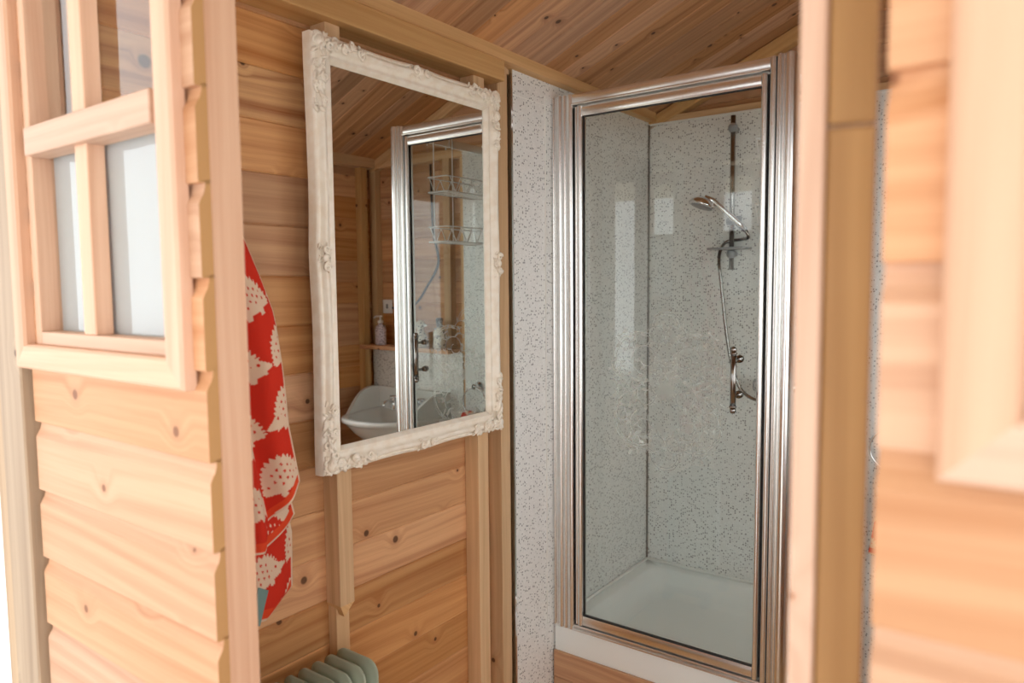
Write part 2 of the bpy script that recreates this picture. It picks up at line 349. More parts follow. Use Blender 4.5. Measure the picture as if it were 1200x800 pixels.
for a, b in (((XR - .04, WY0, WZ0), (XR + .03, WY0 + .04, WZ1)), ((XR - .04, WY1 - .04, WZ0), (XR + .03, WY1, WZ1)), ((XR - .04, WY0 + .04, WZ0), (XR + .03, WY1 - .04, WZ0 + .04)), ((XR - .04, WY0 + .04, WZ1 - .04), (XR + .03, WY1 - .04, WZ1)), ((XR - .01, (WY0 + WY1) / 2 - .015, WZ0 + .04), (XR + .02, (WY0 + WY1) / 2 + .015, WZ1 - .04))): bar(w3, 'frame_bar', a, b, 'pine_trim')
MB().box((XR + .003, WY0 + .03, WZ0 + .03), (XR + .007, WY1 - .03, WZ1 - .03)).build('pane', 'window_glass', w3, off=w3.location)

# ------------------------------------------------------------------ ceiling
ce = empty('ceiling', (XRIDGE, YFI, ZR), 'sloping ceiling of knotty pine boards', 'ceiling', kind='structure')
al = math.atan(PITCHR)
for sgn in (-1, 1):
    lx = Vector((sgn * math.cos(al), 0, -math.sin(al))); nrm = Vector((sgn * math.sin(al), 0, math.cos(al)))   # nrm points up and out
    y = YFI - .02; L = (XRIDGE - XW + .03) / math.cos(al)
    while y < YBW + .02:
        w = .095; org = Vector((XRIDGE, y, ZR)) + nrm * .016
        if sgn < 0: board(ce, 'board', org, L, prof_flat(w, .016, .003), lx, nrm, Y, 'pine_ceiling')
        else: board(ce, 'board', org + Y * w, L, prof_flat(w, .016, .003), lx, nrm, -Y, 'pine_ceiling')
        y += w
    q = [Vector((XRIDGE, YF - .12, ZR)) + nrm * .018, Vector((XRIDGE, YBW + .15, ZR)) + nrm * .018]
    q += [q[1] + lx * (L + .06), q[0] + lx * (L + .06)]
    q2 = [p + Z * .02 for p in q]
    rf = MB().add(q + q2, [(0, 1, 2, 3), (7, 6, 5, 4), (0, 4, 5, 1), (1, 5, 6, 2), (2, 6, 7, 3), (3, 7, 4, 0)]).build('roof_sheet', 'dark_backing', ce, off=ce.location)

# ------------------------------------------------------------------ front wall (camera stands just outside it)
CL = .1225; ZJ = 1.267 - 10 * CL
XE, XD = -.885, -.088                               # door opening
wf = empty('wall_front', (XE, YF, 0), 'outside front wall of pale overlapping pine cladding', 'wall', kind='structure')
LW = (-1.40, -.965, 1.405, 2.06); RW = (-.012, .33, 1.405, 2.06)     # clear holes of the two windows
def clad(xa, xb, z0, z1, hole=None, x_clip=False):
    i = -11
    while True:
        zz = 1.267 + i * CL; i += 1
        if zz >= z1: break
        a, b = max(zz, z0), min(zz + CL, z1)
        if b - a < .01: continue
        if hole and b > hole[2] + .01 and a < hole[3] - .01: segs = [(xa, hole[0]), (hole[1], xb)]
        else: segs = [(xa, xb)]
        pr = prof_ship(CL, .0175) if abs((b - a) - CL) < 1e-4 else prof_flat(round(b - a, 4), .016)
        for p, q in segs:
            if q - p > .004: board(wf, 'cladding_board', (p, YFI - .002, a), q - p, pr, X, Y, Z, 'pine_outside')
clad(-1.432, XE, -.08, 2.2, LW); clad(XD, XR + .04, -.08, 2.2, RW); clad(XE + .001, XD - .001, 2.06, 2.2)
zz = 2.2
while zz < ZR - .02:
    z1 = min(zz + CL, ZR); xa = max(XRIDGE - (ZR - zz) / PITCHR, XW); 
    board(wf, 'cladding_board', (xa, YFI - .002, zz), 2 * (XRIDGE - xa), prof_flat(round(z1 - zz, 4), .016), X, Y, Z, 'pine_outside'); zz += CL
def fs(a, b): bar(wf, 'stud', a, b, 'pine_trim')
fs((XE - .045, YFI - .002, 0), (XE, YST, 2.06)); fs((XD + .012, YFI, 0), (XD + .057, YST, 2.06)); fs((XE, YFI, 2.06), (XD, YST, 2.11))
fs((XW, YFI, 0), (LW[0], YST, 2.2)); fs((RW[1], YFI, 0), (XR, YST, 2.2))
for h in (LW, RW):
    fs((h[0], YFI, h[2] - .03), (h[1], YST, h[2])); fs((h[0], YFI, h[3]), (h[1], YST, h[3] + .03))
fs((LW[1], YFI, LW[2] - .03), (XE - .045, YST, LW[3] + .03))
def mitre_trim(parent, x0, x1, z0, z1, w, yb, yf, mat):
    off = parent.location
    o = [(x0, z0), (x1, z0), (x1, z1), (x0, z1)]; n = [(x0 + w, z0 + w), (x1 - w, z0 + w), (x1 - w, z1 - w), (x0 + w, z1 - w)]
    for k in range(4):
        j = (k + 1) % 4; a, b = Vector((o[k][0], 0, o[k][1])), Vector((o[j][0], 0, o[j][1])); L = (b - a).length
        lx = (b - a).normalized(); lz = Vector((-lx.z, 0, lx.x))
        # front and back quads in local frame: x along, z inwards
        c = .004
        vs = [(0, 0, 0), (L, 0, 0), (L - w, 0, w), (w, 0, w), (c, -(yb - yf), c), (L - c, -(yb - yf), c), (L - w + c, -(yb - yf), w - c), (w - c, -(yb - yf), w - c)]
        vs = vs[:4] + [(0, -(yb - yf) + c, 0), (L, -(yb - yf) + c, 0), (L - w, -(yb - yf) + c, w), (w, -(yb - yf) + c, w)] + vs[4:]
        fc = [(0, 1, 2, 3), (8, 9, 10, 11)]
        for q in (0, 4):
            for e in range(4): fc.append((q + e, q + (e + 1) % 4, q + 4 + (e + 1) % 4, q + 4 + e))
        me = mesh('trim_board', vs, fc, mat)
        ly = Y
        link('trim_board', me, parent, M=frame_matrix(Vector((a.x, yb, a.z)) - off, lx, ly, lz))
def front_window(name, label, h, tx0, tx1, tz0, tz1, xbar, zbar, film):
    w = empty(name, (h[0], YF, h[2]), label, 'window', kind='structure')
    mitre_trim(w, tx0, tx1, tz0, tz1, .042, YF + .002, YF - .019, 'pine_trim')
    f = .022
    for a, b in (((h[0], YF - .004, h[2]), (h[0] + f, YFI + .03, h[3])), ((h[1] - f * .4, YF - .004, h[2]), (h[1], YFI + .03, h[3])),
                 ((h[0] + f, YF - .004, h[2]), (h[1] - f * .4, YFI + .03, h[2] + f)), ((h[0] + f, YF - .004, h[3] - f), (h[1] - f * .4, YFI + .03, h[3]))): bar(w, 'window_frame', a, b, 'pine_trim')
    bar(w, 'glazing_bar', (xbar - .020, YF - .002, h[2] + f), (xbar + .020, .5555, h[3] - f), 'pine_trim')
    bar(w, 'glazing_bar', (h[0] + f, YF - .014, zbar - .023), (h[1] - f * .4, .5555, zbar + .023), 'pine_trim')
    for (xa, xb) in ((h[0] + f, xbar), (xbar, h[1] - f * .4)):
        for (za, zb, fm) in ((h[2] + f, zbar, film), (zbar, h[3] - f, False)):
            p = MB().box((xa, .556, za), (xb, .560, zb)).build('pane', 'window_glass', w, off=w.location)
            if fm: MB().box((xa, .5605, za), (xb, .561, zb)).build('privacy_film', 'privacy_film', p, off=w.location)
    return w
front_window('window_1', 'small barred window beside the corner post, lower panes frosted', LW, -1.452, -.913, 1.363, 2.10, -1.204, 1.742, True)
front_window('window_2', 'window in the cladding beside the open door', RW, -.052, .372, 1.376, 2.10, .16, 1.742, True)
def post(name, label, a, b, mat='weathered_post'): o = bar(None, name, a, b, mat, bev=.003); return tag(o, label, 'post', kind='structure')
post('trim_1', 'weathered corner post beside the small window', (-1.552, .517, -.1), (-1.453, .56, 2.2))
post('trim_2', 'narrow weathered corner board behind the corner post', (-1.604, .523, -.1), (-1.553, .60, 2.2))
post('trim_3', 'corner post at the far end of the right cladding', (XR + .042, .50, -.1), (XR + .12, .56, 2.2))

# ------------------------------------------------------------------ open door, hinged on the right of the opening
PHI = math.radians(16)
dr = empty('door_1', (-.134, .57, .0), 'open pine cabin door seen along its hinge edge', 'door', kind='structure', rz=PHI)
# local: y along the leaf, x across its thickness
T, WD, HD = .034, .72, 2.04
def lbar(parent, name, a, b, mat, bev=.002):
    a, b = Vector(a), Vector(b); d = b - a; ax = [X, Y, Z]; i = max(range(3), key=lambda k: d[k])
    q = MB().box((0, 0, 0), (d[i], d[(i + 1) % 3], d[(i + 2) % 3]), bev)
    return link(name, mesh(name, q.v, q.f, mat), parent, M=frame_matrix(a, ax[i], ax[(i + 1) % 3], ax[(i + 2) % 3]))
lbar(dr, 'stile', (0, .006, .02), (T, .07, HD), 'pine_trim')
for z0, z1 in ((.02, 1.611), (1.613, HD)): lbar(dr, 'shaded_edge', (.0005, 0, z0), (T - .0005, .006, z1), 'door_edge_shaded')  # strips added to carry the shaded tone of the hinge edge
lbar(dr, 'cover_lath', (-.0185, -.004, .03), (-.0002, .018, HD - .01), 'pine_trim')
lbar(dr, 'stile', (0, WD - .07, .02), (T, WD, HD), 'pine_trim')
for z0, z1 in ((.02, .14), (1.04, 1.14), (HD - .09, HD)): lbar(dr, 'rail', (.001, .07, z0), (T - .001, WD - .07, z1), 'pine_trim')
for k in range(5): lbar(dr, 'door_board', (.008, .07 + k * .116, .14), (.024, .07 + (k + 1) * .116, 1.04), 'pine_outside')
lbar(dr, 'glazing_bar', (.004, .35, 1.14), (T - .004, .37, HD - .09), 'pine_trim')
MB().box((.015, .07, 1.14), (.019, WD - .07, HD - .09)).build('pane', 'window_glass', dr)
for z0 in (.25, 1.0, 1.78):
    MB().box((T, .001, z0), (T + .0025, .03, z0 + .075)).tube([(T + .004, -.003, z0), (T + .004, -.003, z0 + .075)], .004).build('hinge', 'galvanised', dr)
MB().box((T, WD - .055, .98), (T + .006, WD - .02, 1.12)).tube([(T + .006, WD - .04, 1.06), (T + .045, WD - .04, 1.06), (T + .05, WD - .05, 1.06), (T + .05, WD - .14, 1.06)], .008).build('door_handle', 'chrome', dr)

# ------------------------------------------------------------------ shower tray, plinth
XT1 = -.586; ZT = .283
pl = empty('shower_plinth', (XP, YS, 0), 'pine boarded plinth carrying the shower tray', 'plinth')
for z0, z1 in ((0, .094), (.095, .19)): bar(pl, 'board', (XP + .006, YS - .022, z0), (XT1, YS - .004, z1), 'pine_boards')
bar(pl, 'bearer', (XP + .006, YS + .0, 0), (XT1, YS + .045, .19), 'pine_stud'); bar(pl, 'bearer', (XP + .006, YBP - .05, 0), (XT1, YBP - .005, .19), 'pine_stud')
bar(pl, 'side_board', (XT1 - .018, YS + .046, 0), (XT1, YBP - .051, .19), 'pine_boards')
def rrect(x0, x1, y0, y1, r, z, n=8):
    pts = []
    for cx, cyy, a0 in ((x1 - r, y0 + r, -90), (x1 - r, y1 - r, 0), (x0 + r, y1 - r, 90), (x0 + r, y0 + r, 180)):
        for i in range(n + 1): a = math.radians(a0 + 90 * i / n); pts.append((cx + r * math.cos(a), cyy + r * math.sin(a), z))
    return pts
def loft(loops, cap0=True, cap1=True):
    n = len(loops[0]); vs = [p for l in loops for p in l]; fs = []
    for i in range(len(loops) - 1):
        for k in range(n): fs.append((i * n + k, i * n + (k + 1) % n, (i + 1) * n + (k + 1) % n, (i + 1) * n + k))
    if cap0: fs.append(tuple(range(n))[::-1])
    if cap1: fs.append(tuple((len(loops) - 1) * n + k for k in range(n)))
    return vs, fs
ty0, ty1 = YS - .014, YBP - .002; tx0, tx1 = XP + .002, XT1
lo = [rrect(tx0, tx1, ty0, ty1, .012, .191), rrect(tx0, tx1, ty0, ty1, .012, ZT - .004), rrect(tx0 + .003, tx1 - .003, ty0 + .003, ty1 - .003, .012, ZT)]
for ins, z, r in ((.05, ZT, .06), (.056, ZT - .004, .065), (.068, ZT - .03, .075), (.085, ZT - .066, .09), (.105, ZT - .081, .09), (.14, ZT - .086, .09), (.27, ZT - .089, .07)):
    lo.append(rrect(tx0 + ins, tx1 - ins, ty0 + ins, ty1 - ins, r, z))
tv, tf = loft(lo)
tr_ = MB().add(tv, tf).build('shower_tray', 'tray_acrylic', smooth=True); tag(tr_, 'white acrylic shower tray with a rounded recess', 'shower tray')
tr_.modifiers.new('es', 'EDGE_SPLIT').split_angle = math.radians(50)
MB().lathe([(.001, .0), (.045, .0), (.045, .004), (.03, .007), (.001, .007)], 24, Matrix.Translation((-.76, 2.33, ZT - .0875))).build('waste_cover', 'chrome', tr_, True)

# ------------------------------------------------------------------ shower enclosure
se = empty('shower_enclosure', (XP, YS, ZT), 'polished aluminium framed glass shower enclosure on the white tray', 'shower')
MB().box((XP + .002, ty0 + .05, ZT + .0005), (XP + .012, YBP - .003, ZT + .012), .003).box((XP + .012, YBP - .014, ZT + .0005), (tx1 - .01, YBP - .003, ZT + .012), .003).build('seal_strip', 'silicone', se, off=se.location)
def part(n, mat, boxes, bev=.0015, parent=None, smooth=False):
    b = MB()
    for p, q in boxes: b.box(p, q, bev)
    return b.build(n, mat, parent or se, off=se.location)
zt = 2.13; zb = ZT + .0005
def ribs(n, segs, z0, z1, yb, horiz=False, x0=0, x1=0):
    """extrusion whose front is a row of rounded ribs: (from, to, base y, bulge)"""
    b = MB()
    for (p, q, y0, h) in segs:
        N = 10; pts = [(p, yb)] + [(p + (q - p) * i / N, y0 - h * math.sin(math.pi * i / N) ** .6) for i in range(N + 1)] + [(q, yb)]
        if horiz: vs = [(x0, y_, a_) for a_, y_ in pts] + [(x1, y_, a_) for a_, y_ in pts]
        else: vs = [(a_, y_, z0) for a_, y_ in pts] + [(a_, y_, z1) for a_, y_ in pts]
        m_ = len(pts); b.add(vs, [tuple(range(m_)), tuple(range(2 * m_ - 1, m_ - 1, -1))] + [(k, (k + 1) % m_, m_ + (k + 1) % m_, m_ + k) for k in range(m_)])
    o = b.build(n, 'polished_aluminium', se, True, off=se.location); o.modifiers.new('es', 'EDGE_SPLIT').split_angle = math.radians(40); return o
ribs('wall_profile', [(XP + .001, -1.3795, YS - .010, .003), (-1.3795, -1.367, YS - .006, .002), (-1.367, -1.3455, YS - .012, .008)], zb, zt, YS + .03)
ribs('frame_stile', [(-1.3445, -1.330, YS - .014, .004), (-1.330, -1.305, YS - .012, .006)], zb, zt, YS + .022)
ribs('frame_stile', [(-.653, -.637, YS - .013, .006)], zb, zt, YS + .022)
ribs('frame_rail', [(zt - .038, zt - .030, YS - .014, .007), (zt - .030, zt, YS - .012, .003)], 0, 0, YS + .022, True, -1.305, -.653)
ribs('frame_rail', [(zb, zb + .009, YS - .016, .006), (zb + .009, zb + .019, YS - .010, .004)], 0, 0, YS + .022, True, -1.305, -.653)
ribs('corner_post', [(-.634, -.629, YS - .012, .002), (-.629, -.619, YS - .014, .007), (-.619, -.613, YS - .010, .001), (-.613, -.586, YS - .012, .009)], zb, zt + .004, YS + .036)
part('seal', 'seal_rubber', [((-.6375, YS - .008, zb), (-.6335, YS + .01, zt))], 0)
part('seal', 'seal_rubber', [((-1.3045, YS + .004, zb + .02), (-1.299, YS + .012, zt - .04))], 0)
part('seal', 'seal_rubber', [((-.660, YS + .004, zb + .02), (-.6535, YS + .012, zt - .04))], 0)
DY0, DY1 = YS - .010, YS + .014; dz0, dz1 = zb + .024, zt - .043
def dpart(n, boxes): return part(n, 'polished_aluminium', boxes)
ribs('door_stile', [(-1.298, -1.287, DY0 + .002, .004), (-1.287, -1.268, DY0 - .002, .007)], dz0, dz1, DY1)
ribs('door_stile', [(-.678, -.661, DY0 - .001, .008)], dz0, dz1, DY1)
ribs('door_rail', [(dz1 - .032, dz1, DY0, .004)], 0, 0, DY1, True, -1.268, -.678); ribs('door_rail', [(dz0, dz0 + .033, DY0, .004)], 0, 0, DY1, True, -1.268, -.678)
part('glazing_seal', 'seal_rubber', [((-1.268, DY0 + .003, dz0 + .033), (-1.265, DY0 + .013, dz1 - .032)), ((-.679, DY0 + .003, dz0 + .033), (-.676, DY0 + .013, dz1 - .032)),
     ((-1.265, DY0 + .003, dz0 + .033), (-.679, DY0 + .013, dz0 + .036)), ((-1.265, DY0 + .003, dz1 - .035), (-.679, DY0 + .013, dz1 - .032))], 0)
dg = part('door_glass', 'shower_glass', [((-1.268, YS - .002, dz0 + .03), (-.676, YS + .003, dz1 - .03))], 0)
# etched ornament, engraved on the outer face of the door glass
def spiral(c, r0, turns, a0, sgn, n=26):
    return [(c[0] + r0 * (1 - .8 * i / n) * math.cos(a0 + sgn * turns * 2 * math.pi * i / n), c[1] + r0 * (1 - .8 * i / n) * math.sin(a0 + sgn * turns * 2 * math.pi * i / n)) for i in range(n + 1)]
def arc(c, r, a, b, n=16): return [(c[0] + r * math.cos(math.radians(a + (b - a) * i / n)), c[1] + r * math.sin(math.radians(a + (b - a) * i / n))) for i in range(n + 1)]
et = MB(); yy = YS - .0025; XC, ZC = -.968, 1.19
def stroke(pts, w=.0028):
    for sg in (-1, 1):
        P = [Vector((XC + sg * p[0], ZC + p[1])) for p in pts]; vs = []; fc = []
        for i, p in enumerate(P):
            d = (P[min(i + 1, len(P) - 1)] - P[max(i - 1, 0)]); d = d.normalized() if d.length > 1e-9 else Vector((1, 0)); nn = Vector((-d.y, d.x)) * w / 2
            vs += [(p.x + nn.x, yy, p.y + nn.y), (p.x - nn.x, yy, p.y - nn.y)]
        for i in range(len(P) - 1): fc.append((2 * i, 2 * i + 1, 2 * i + 3, 2 * i + 2))
        et.add(vs, fc)
def leaf(p, ang, L=.03, w=.012):
    for sg in (-1, 1):
        n = 8; vs = []
        for i in range(n + 1): t_ = i / n; vs.append((L * t_, w * math.sin(math.pi * t_) ** .8 / 2))
        vs += [(L * (1 - i / n), -w * math.sin(math.pi * (1 - i / n)) ** .8 / 2) for i in range(1, n)]
        R = [(XC + sg * (p[0] + a * math.cos(ang) - b * math.sin(ang)), yy, ZC + p[1] + a * math.sin(ang) + b * math.cos(ang)) for a, b in vs]
        et.add(R, [tuple(range(len(R)))])
for dlt in (0, .009):                               # double outline of the cartouche
    stroke(arc((.09, .06), .095 - dlt, 118, -62)); stroke(arc((.205 - dlt, -.035), .032, 190, 100, 8)); stroke(arc((.205 - dlt, -.035 + .0), .032, 190, 255, 8))
    stroke(arc((.09, -.13), .095 - dlt, 62, -118)); stroke(arc((0, .17), .05 - dlt, 0, 90, 8)); stroke(arc((0, -.24), .05 - dlt, 0, -90, 8))
sd = random.Random(3)
for c, r, tn, a0, sg in (((.07, .07), .055, 1.4, -1.4, 1), ((.06, -.05), .045, 1.3, 1.6, -1), ((.13, -.01), .04, 1.3, 3.0, 1), ((.03, .14), .04, 1.2, 0, 1), ((.08, -.15), .05, 1.4, 1.2, -1),
                         ((.15, -.12), .035, 1.2, 2.4, -1), ((.03, -.2), .04, 1.3, .4, -1), ((.14, .12), .04, 1.3, 3.6, -1), ((.02, .03), .03, 1.1, 1, 1), ((.12, -.21), .035, 1.2, 2, 1), ((.17, .04), .03, 1.2, 4, 1)):
    sp2 = spiral(c, r, tn, a0, sg); stroke(sp2, .0032)
    for i in range(0, 22, 3):
        p, q = sp2[i], sp2[i + 1]; ang = math.atan2(q[1] - p[1], q[0] - p[0]); leaf(p, ang + sg * -1.0 + sd.uniform(-.3, .3), sd.uniform(.014, .026), sd.uniform(.006, .011))
for sgn in (1, -1):
    for i in range(6): a = math.pi / 2 + i * math.pi / 5 * .9; leaf((.0, -.03), a - math.pi / 2 * .0, .04, .016)
em = et.build('etched_ornament', 'etched_frost', dg, off=se.location); em['label'] = 'frosted scrollwork etched on the glass'
hx, hy = -.735, 2.098
hd = MB().tube([(hx, hy, 1.128), (hx, hy, 1.30)], .0085, 12).ball((hx, hy, 1.304), .010).ball((hx, hy, 1.124), .010).tube([(hx, hy, 1.295), (hx, hy, 1.291)], .011, 12).tube([(hx, hy, 1.137), (hx, hy, 1.133)], .011, 12)
for z0 in (1.165, 1.272): hd.tube([(hx, hy, z0), (hx, YS - .003, z0)], .005, 10).lathe([(.010, 0), (.010, .005)], 14, Matrix.Translation((hx, YS - .002, z0)) @ Matrix.Rotation(math.pi / 2, 4, 'X')).lathe([(.012, 0), (.012, .009), (.004, .011)], 14, Matrix.Translation((hx, YS + .0035, z0)) @ Matrix.Rotation(-math.pi / 2, 4, 'X'))
hd.build('door_handle', 'dark_chrome', se, True, off=se.location)
# side panel
SX = -.611
part('side_rail', 'polished_aluminium', [((SX - .012, YS + .036, zt - .035), (SX + .012, YBP - .03, zt))]); part('side_rail', 'polished_aluminium', [((SX - .012, YS + .036, zb), (SX + .012, YBP - .03, zb + .035))])
part('wall_profile', 'polished_aluminium', [((SX - .018, YBP - .03, zb), (SX + .018, YBP - .001, zt))])
sg_ = part('side_glass', 'shower_glass', [((SX - .0025, YS + .034, zb + .03), (SX + .0025, YBP - .028, zt - .03))], 0)

# ------------------------------------------------------------------ shower fittings
rs = empty('shower_riser', (-1.01, YBP, 1.55), 'slim chrome shower riser rail fixed to the back panel', 'shower rail')
ry = 2.842; rx = -1.01
MB().tube([(rx, ry, 1.55), (rx, ry, 2.145)], .0095, 14).build('rail', 'dark_chrome', rs, True, off=rs.location)
for z0 in (1.612, 2.098): MB().ball((rx, ry - .002, z0), (.019, .02, .019), None, 14, 9).tube([(rx, ry, z0), (rx, YBP - .001, z0)], .011, 12).build('bracket', 'grey_plastic', rs, True, off=rs.location)
MB().tube([(rx - .016, ry - .008, 1.738), (rx + .03, ry - .008, 1.738)], .014, 12).tube([(rx + .03, ry - .008, 1.72), (rx + .03, ry - .008, 1.757)], .011, 12).build('slider', 'grey_plastic', rs, True, off=rs.location)
dd = MB(); lo = [rrect(rx - .085, rx + .08, ry - .07, ry + .03, .035, z_) for z_ in (1.628, 1.636)] + [rrect(rx - .078, rx + .073, ry - .063, ry + .023, .03, 1.636), rrect(rx - .078, rx + .073, ry - .063, ry + .023, .03, 1.632)]
dd.add(*loft(lo)).build('soap_dish', 'grey_plastic', rs, off=rs.location)
hs = empty('hand_shower', (rx, ry, 1.738), 'chrome hand shower tilted in its slider with a hanging hose', 'shower head')
p0, p1 = Vector((rx + .068, 2.80, 1.70)), Vector((-1.045, 2.735, 1.812))
MB().tube([p0, p0.lerp(p1, .25), p0.lerp(p1, .7), p1, p1 + Vector((-.03, -.015, .012))], [.011, .012, .010, .011, .013], 12).build('handle', 'chrome', hs, True, off=hs.location)
dn = Vector((-.28, -.22, -1)).normalized(); Mh = Matrix.Translation(Vector((-1.082, 2.715, 1.80))) @ dn.to_track_quat('Z', 'Y').to_matrix().to_4x4()
MB().lathe([(.004, -.027), (.024, -.024), (.042, -.012), (.050, .002), (.050, .008), (.047, .010)], 28, Mh).build('head_shell', 'chrome', hs, True, off=hs.location)
MB().lathe([(.042, .009), (.040, .0125), (.004, .0125)], 28, Mh).build('spray_face', 'grey_plastic', hs, True, off=hs.location)
def smooth_path(P, n=8):
    P = [Vector(p) for p in P]; Q = [P[0] * 2 - P[1]] + P + [P[-1] * 2 - P[-2]]; out = []
    for i in range(1, len(Q) - 2):
        for k in range(n):
            t_ = k / n; a, b, c_, d = Q[i - 1], Q[i], Q[i + 1], Q[i + 2]
            out.append(.5 * ((2 * b) + (c_ - a) * t_ + (2 * a - 5 * b + 4 * c_ - d) * t_ ** 2 + (-a + 3 * b - 3 * c_ + d) * t_ ** 3))
    return out + [P[-1]]
hp = smooth_path([p0, (rx + .075, 2.815, 1.672), (rx + .03, 2.866, 1.668), (-1.04, 2.866, 1.66), (-1.05, 2.83, 1.625), (-1.046, 2.805, 1.58), (-1.035, 2.80, 1.503), (-1.015, 2.80, 1.336), (-.993, 2.80, 1.203), (-.964, 2.80, 1.111), (-.937, 2.80, 1.072), (-.894, 2.80, 1.049), (-.84, 2.81, 1.048), (-.80, 2.838, 1.075)], 10)
MB().tube(hp, [.0068 if i % 2 else .0060 for i in range(len(hp))], 10).build('hose', 'dark_chrome', hs, True, off=hs.location)
mx = empty('shower_mixer', (-.80, YBP, 1.1), 'chrome bar mixer valve low on the back panel', 'tap')
MB().tube([(-.72, 2.838, 1.1), (-.88, 2.838, 1.1)], .021, 16).build('body', 'chrome', mx, True, off=mx.location)
for xx in (-.705, -.895): MB().tube([(xx - .014, 2.838, 1.1), (xx + .014, 2.838, 1.1)], .025, 12).build('knob', 'chrome', mx, True, off=mx.location)
for xx in (-.75, -.85): MB().tube([(xx, 2.838, 1.1), (xx, YBP - .001, 1.1)], .014, 12).build('inlet', 'chrome', mx, True, off=mx.location)

# wire caddy hanging over the side panel, inside the shower
cd = empty('shower_caddy', (SX, 2.44, 2.13), 'two tier white wire caddy hooked over the shower side panel', 'shower caddy')
hw = MB()
for yy_ in (2.335, 2.455):
    hw.tube(smooth_path([(SX + .017, yy_, 2.09), (SX + .017, yy_, 2.128), (SX + .01, yy_, 2.135), (SX - .012, yy_, 2.135), (SX - .019, yy_, 2.125), (SX - .019, yy_, 2.0), (SX - .019, yy_, 1.68)], 5), .0022, 6)
hw.build('hanger_wire', 'white_plastic', cd, off=cd.location)
for z0, nm in ((1.885, 0), (1.68, 1)):
    b = MB(); xa, xb, ya, yb = SX - .135, SX - .021, 2.285, 2.60
    for zz_, r in ((z0, .003), (z0 + .062, .0025)): b.tube([(p[0], p[1], zz_) for p in rrect(xa, xb, ya, yb, .02, 0, 4)], r, 6, True)
    for k in range(9): yk = ya + .02 + k * (yb - ya - .04) / 8; b.tube([(xa, yk, z0), (xb, yk, z0)], .0018, 5)
    for k in range(8):
        y_a = ya + .02 + k * (yb - ya - .04) / 8; y_b = y_a + (yb - ya - .04) / 8; a_, b_ = (z0, z0 + .062) if k % 2 else (z0 + .062, z0)
        for xx in (xa, xb): b.tube([(xx, y_a, a_), (xx, y_b, b_)], .0018, 5)
    b.build('basket', 'white_plastic', cd, off=cd.location)

# ------------------------------------------------------------------ ornate mirror
MY0, MY1, MZ0, MZ1 = 1.0997, 1.799, 1.051, 2.077; XB = -1.391
mi = empty('wall_mirror', (XB, (MY0 + MY1) / 2, MZ0), 'large rectangular mirror in an ornate cream swept frame', 'mirror')
PROF = [(0, 0), (0, .024), (.003, .030), (.008, .031), (.010, .028), (.013, .030), (.016, .039), (.021, .041), (.027, .039), (.033, .032), (.040, .027), (.046, .0265), (.049, .030), (.053, .030), (.056, .025), (.0625, .020), (.0625, .004)]
Ly, Lz = MY1 - MY0, MZ1 - MZ0; NS = 40
def side_pt(k, t_, d, h, L):
    bow = .0055 * (math.sin(math.pi * min(max((t_ - .06) / .88, 0), 1)) - 1.0 * math.exp(-((t_ - .5) / .10) ** 2)) if d < .03 else 0
    s_ = d + t_ * (L - 2 * d); e = d + max(bow, 0)
    x_ = XB + h
    if k == 0: return (x_, MY0 + s_, MZ0 + e)
    if k == 1: return (x_, MY1 - e, MZ0 + s_)
    if k == 2: return (x_, MY1 - s_, MZ1 - e)
    return (x_, MY0 + e, MZ1 - s_)
for k in range(4):
    L = Ly if k % 2 == 0 else Lz; vs = []; fc = []; n = len(PROF)
    for i in range(NS + 1): vs += [side_pt(k, i / NS, d, h, L) for d, h in PROF]
    for i in range(NS):
        for j in range(n - 1): fc.append((i * n + j, i * n + j + 1, (i + 1) * n + j + 1, (i + 1) * n + j))
    fc += [tuple(range(n)), tuple(range(NS * n, NS * n + n))]
    o = MB().add(vs, fc).build('frame_side', 'cream_paint', mi, True, off=mi.location); o.modifiers.new('es', 'EDGE_SPLIT').split_angle = math.radians(55)
MB().box((XB + .003, MY0 + .05, MZ0 + .05), (XB + .0185, MY1 - .05, MZ1 - .05)).build('mirror_glass', 'mirror_silver', mi, off=mi.location)
sd = random.Random(5)
def prof_h(d):
    for (a, ha), (b, hb) in zip(PROF[1:], PROF[2:]):
        if a <= d <= b: return ha + (hb - ha) * (d - a) / max(b - a, 1e-6)
    return .02
def orn_ball(b, y, z, dist, r, ang, el=1.8):
    M_ = Matrix.Rotation(ang, 3, 'X'); b.ball((XB + prof_h(dist) + r * .45, y, z), (r * .9, r * el, r * .75), M_, 7, 5)
def scroll(b, y, z, dist, r, a0, sg):
    pts = []
    for i in range(15): t_ = i / 14; a = a0 + sg * t_ * 1.5 * 2 * math.pi; rr = r * (1 - .75 * t_); pts.append((XB + prof_h(dist) + .004, y + rr * math.cos(a), z + rr * math.sin(a)))
    b.tube(pts, [.0042 - .0018 * i / 14 for i in range(15)], 6)
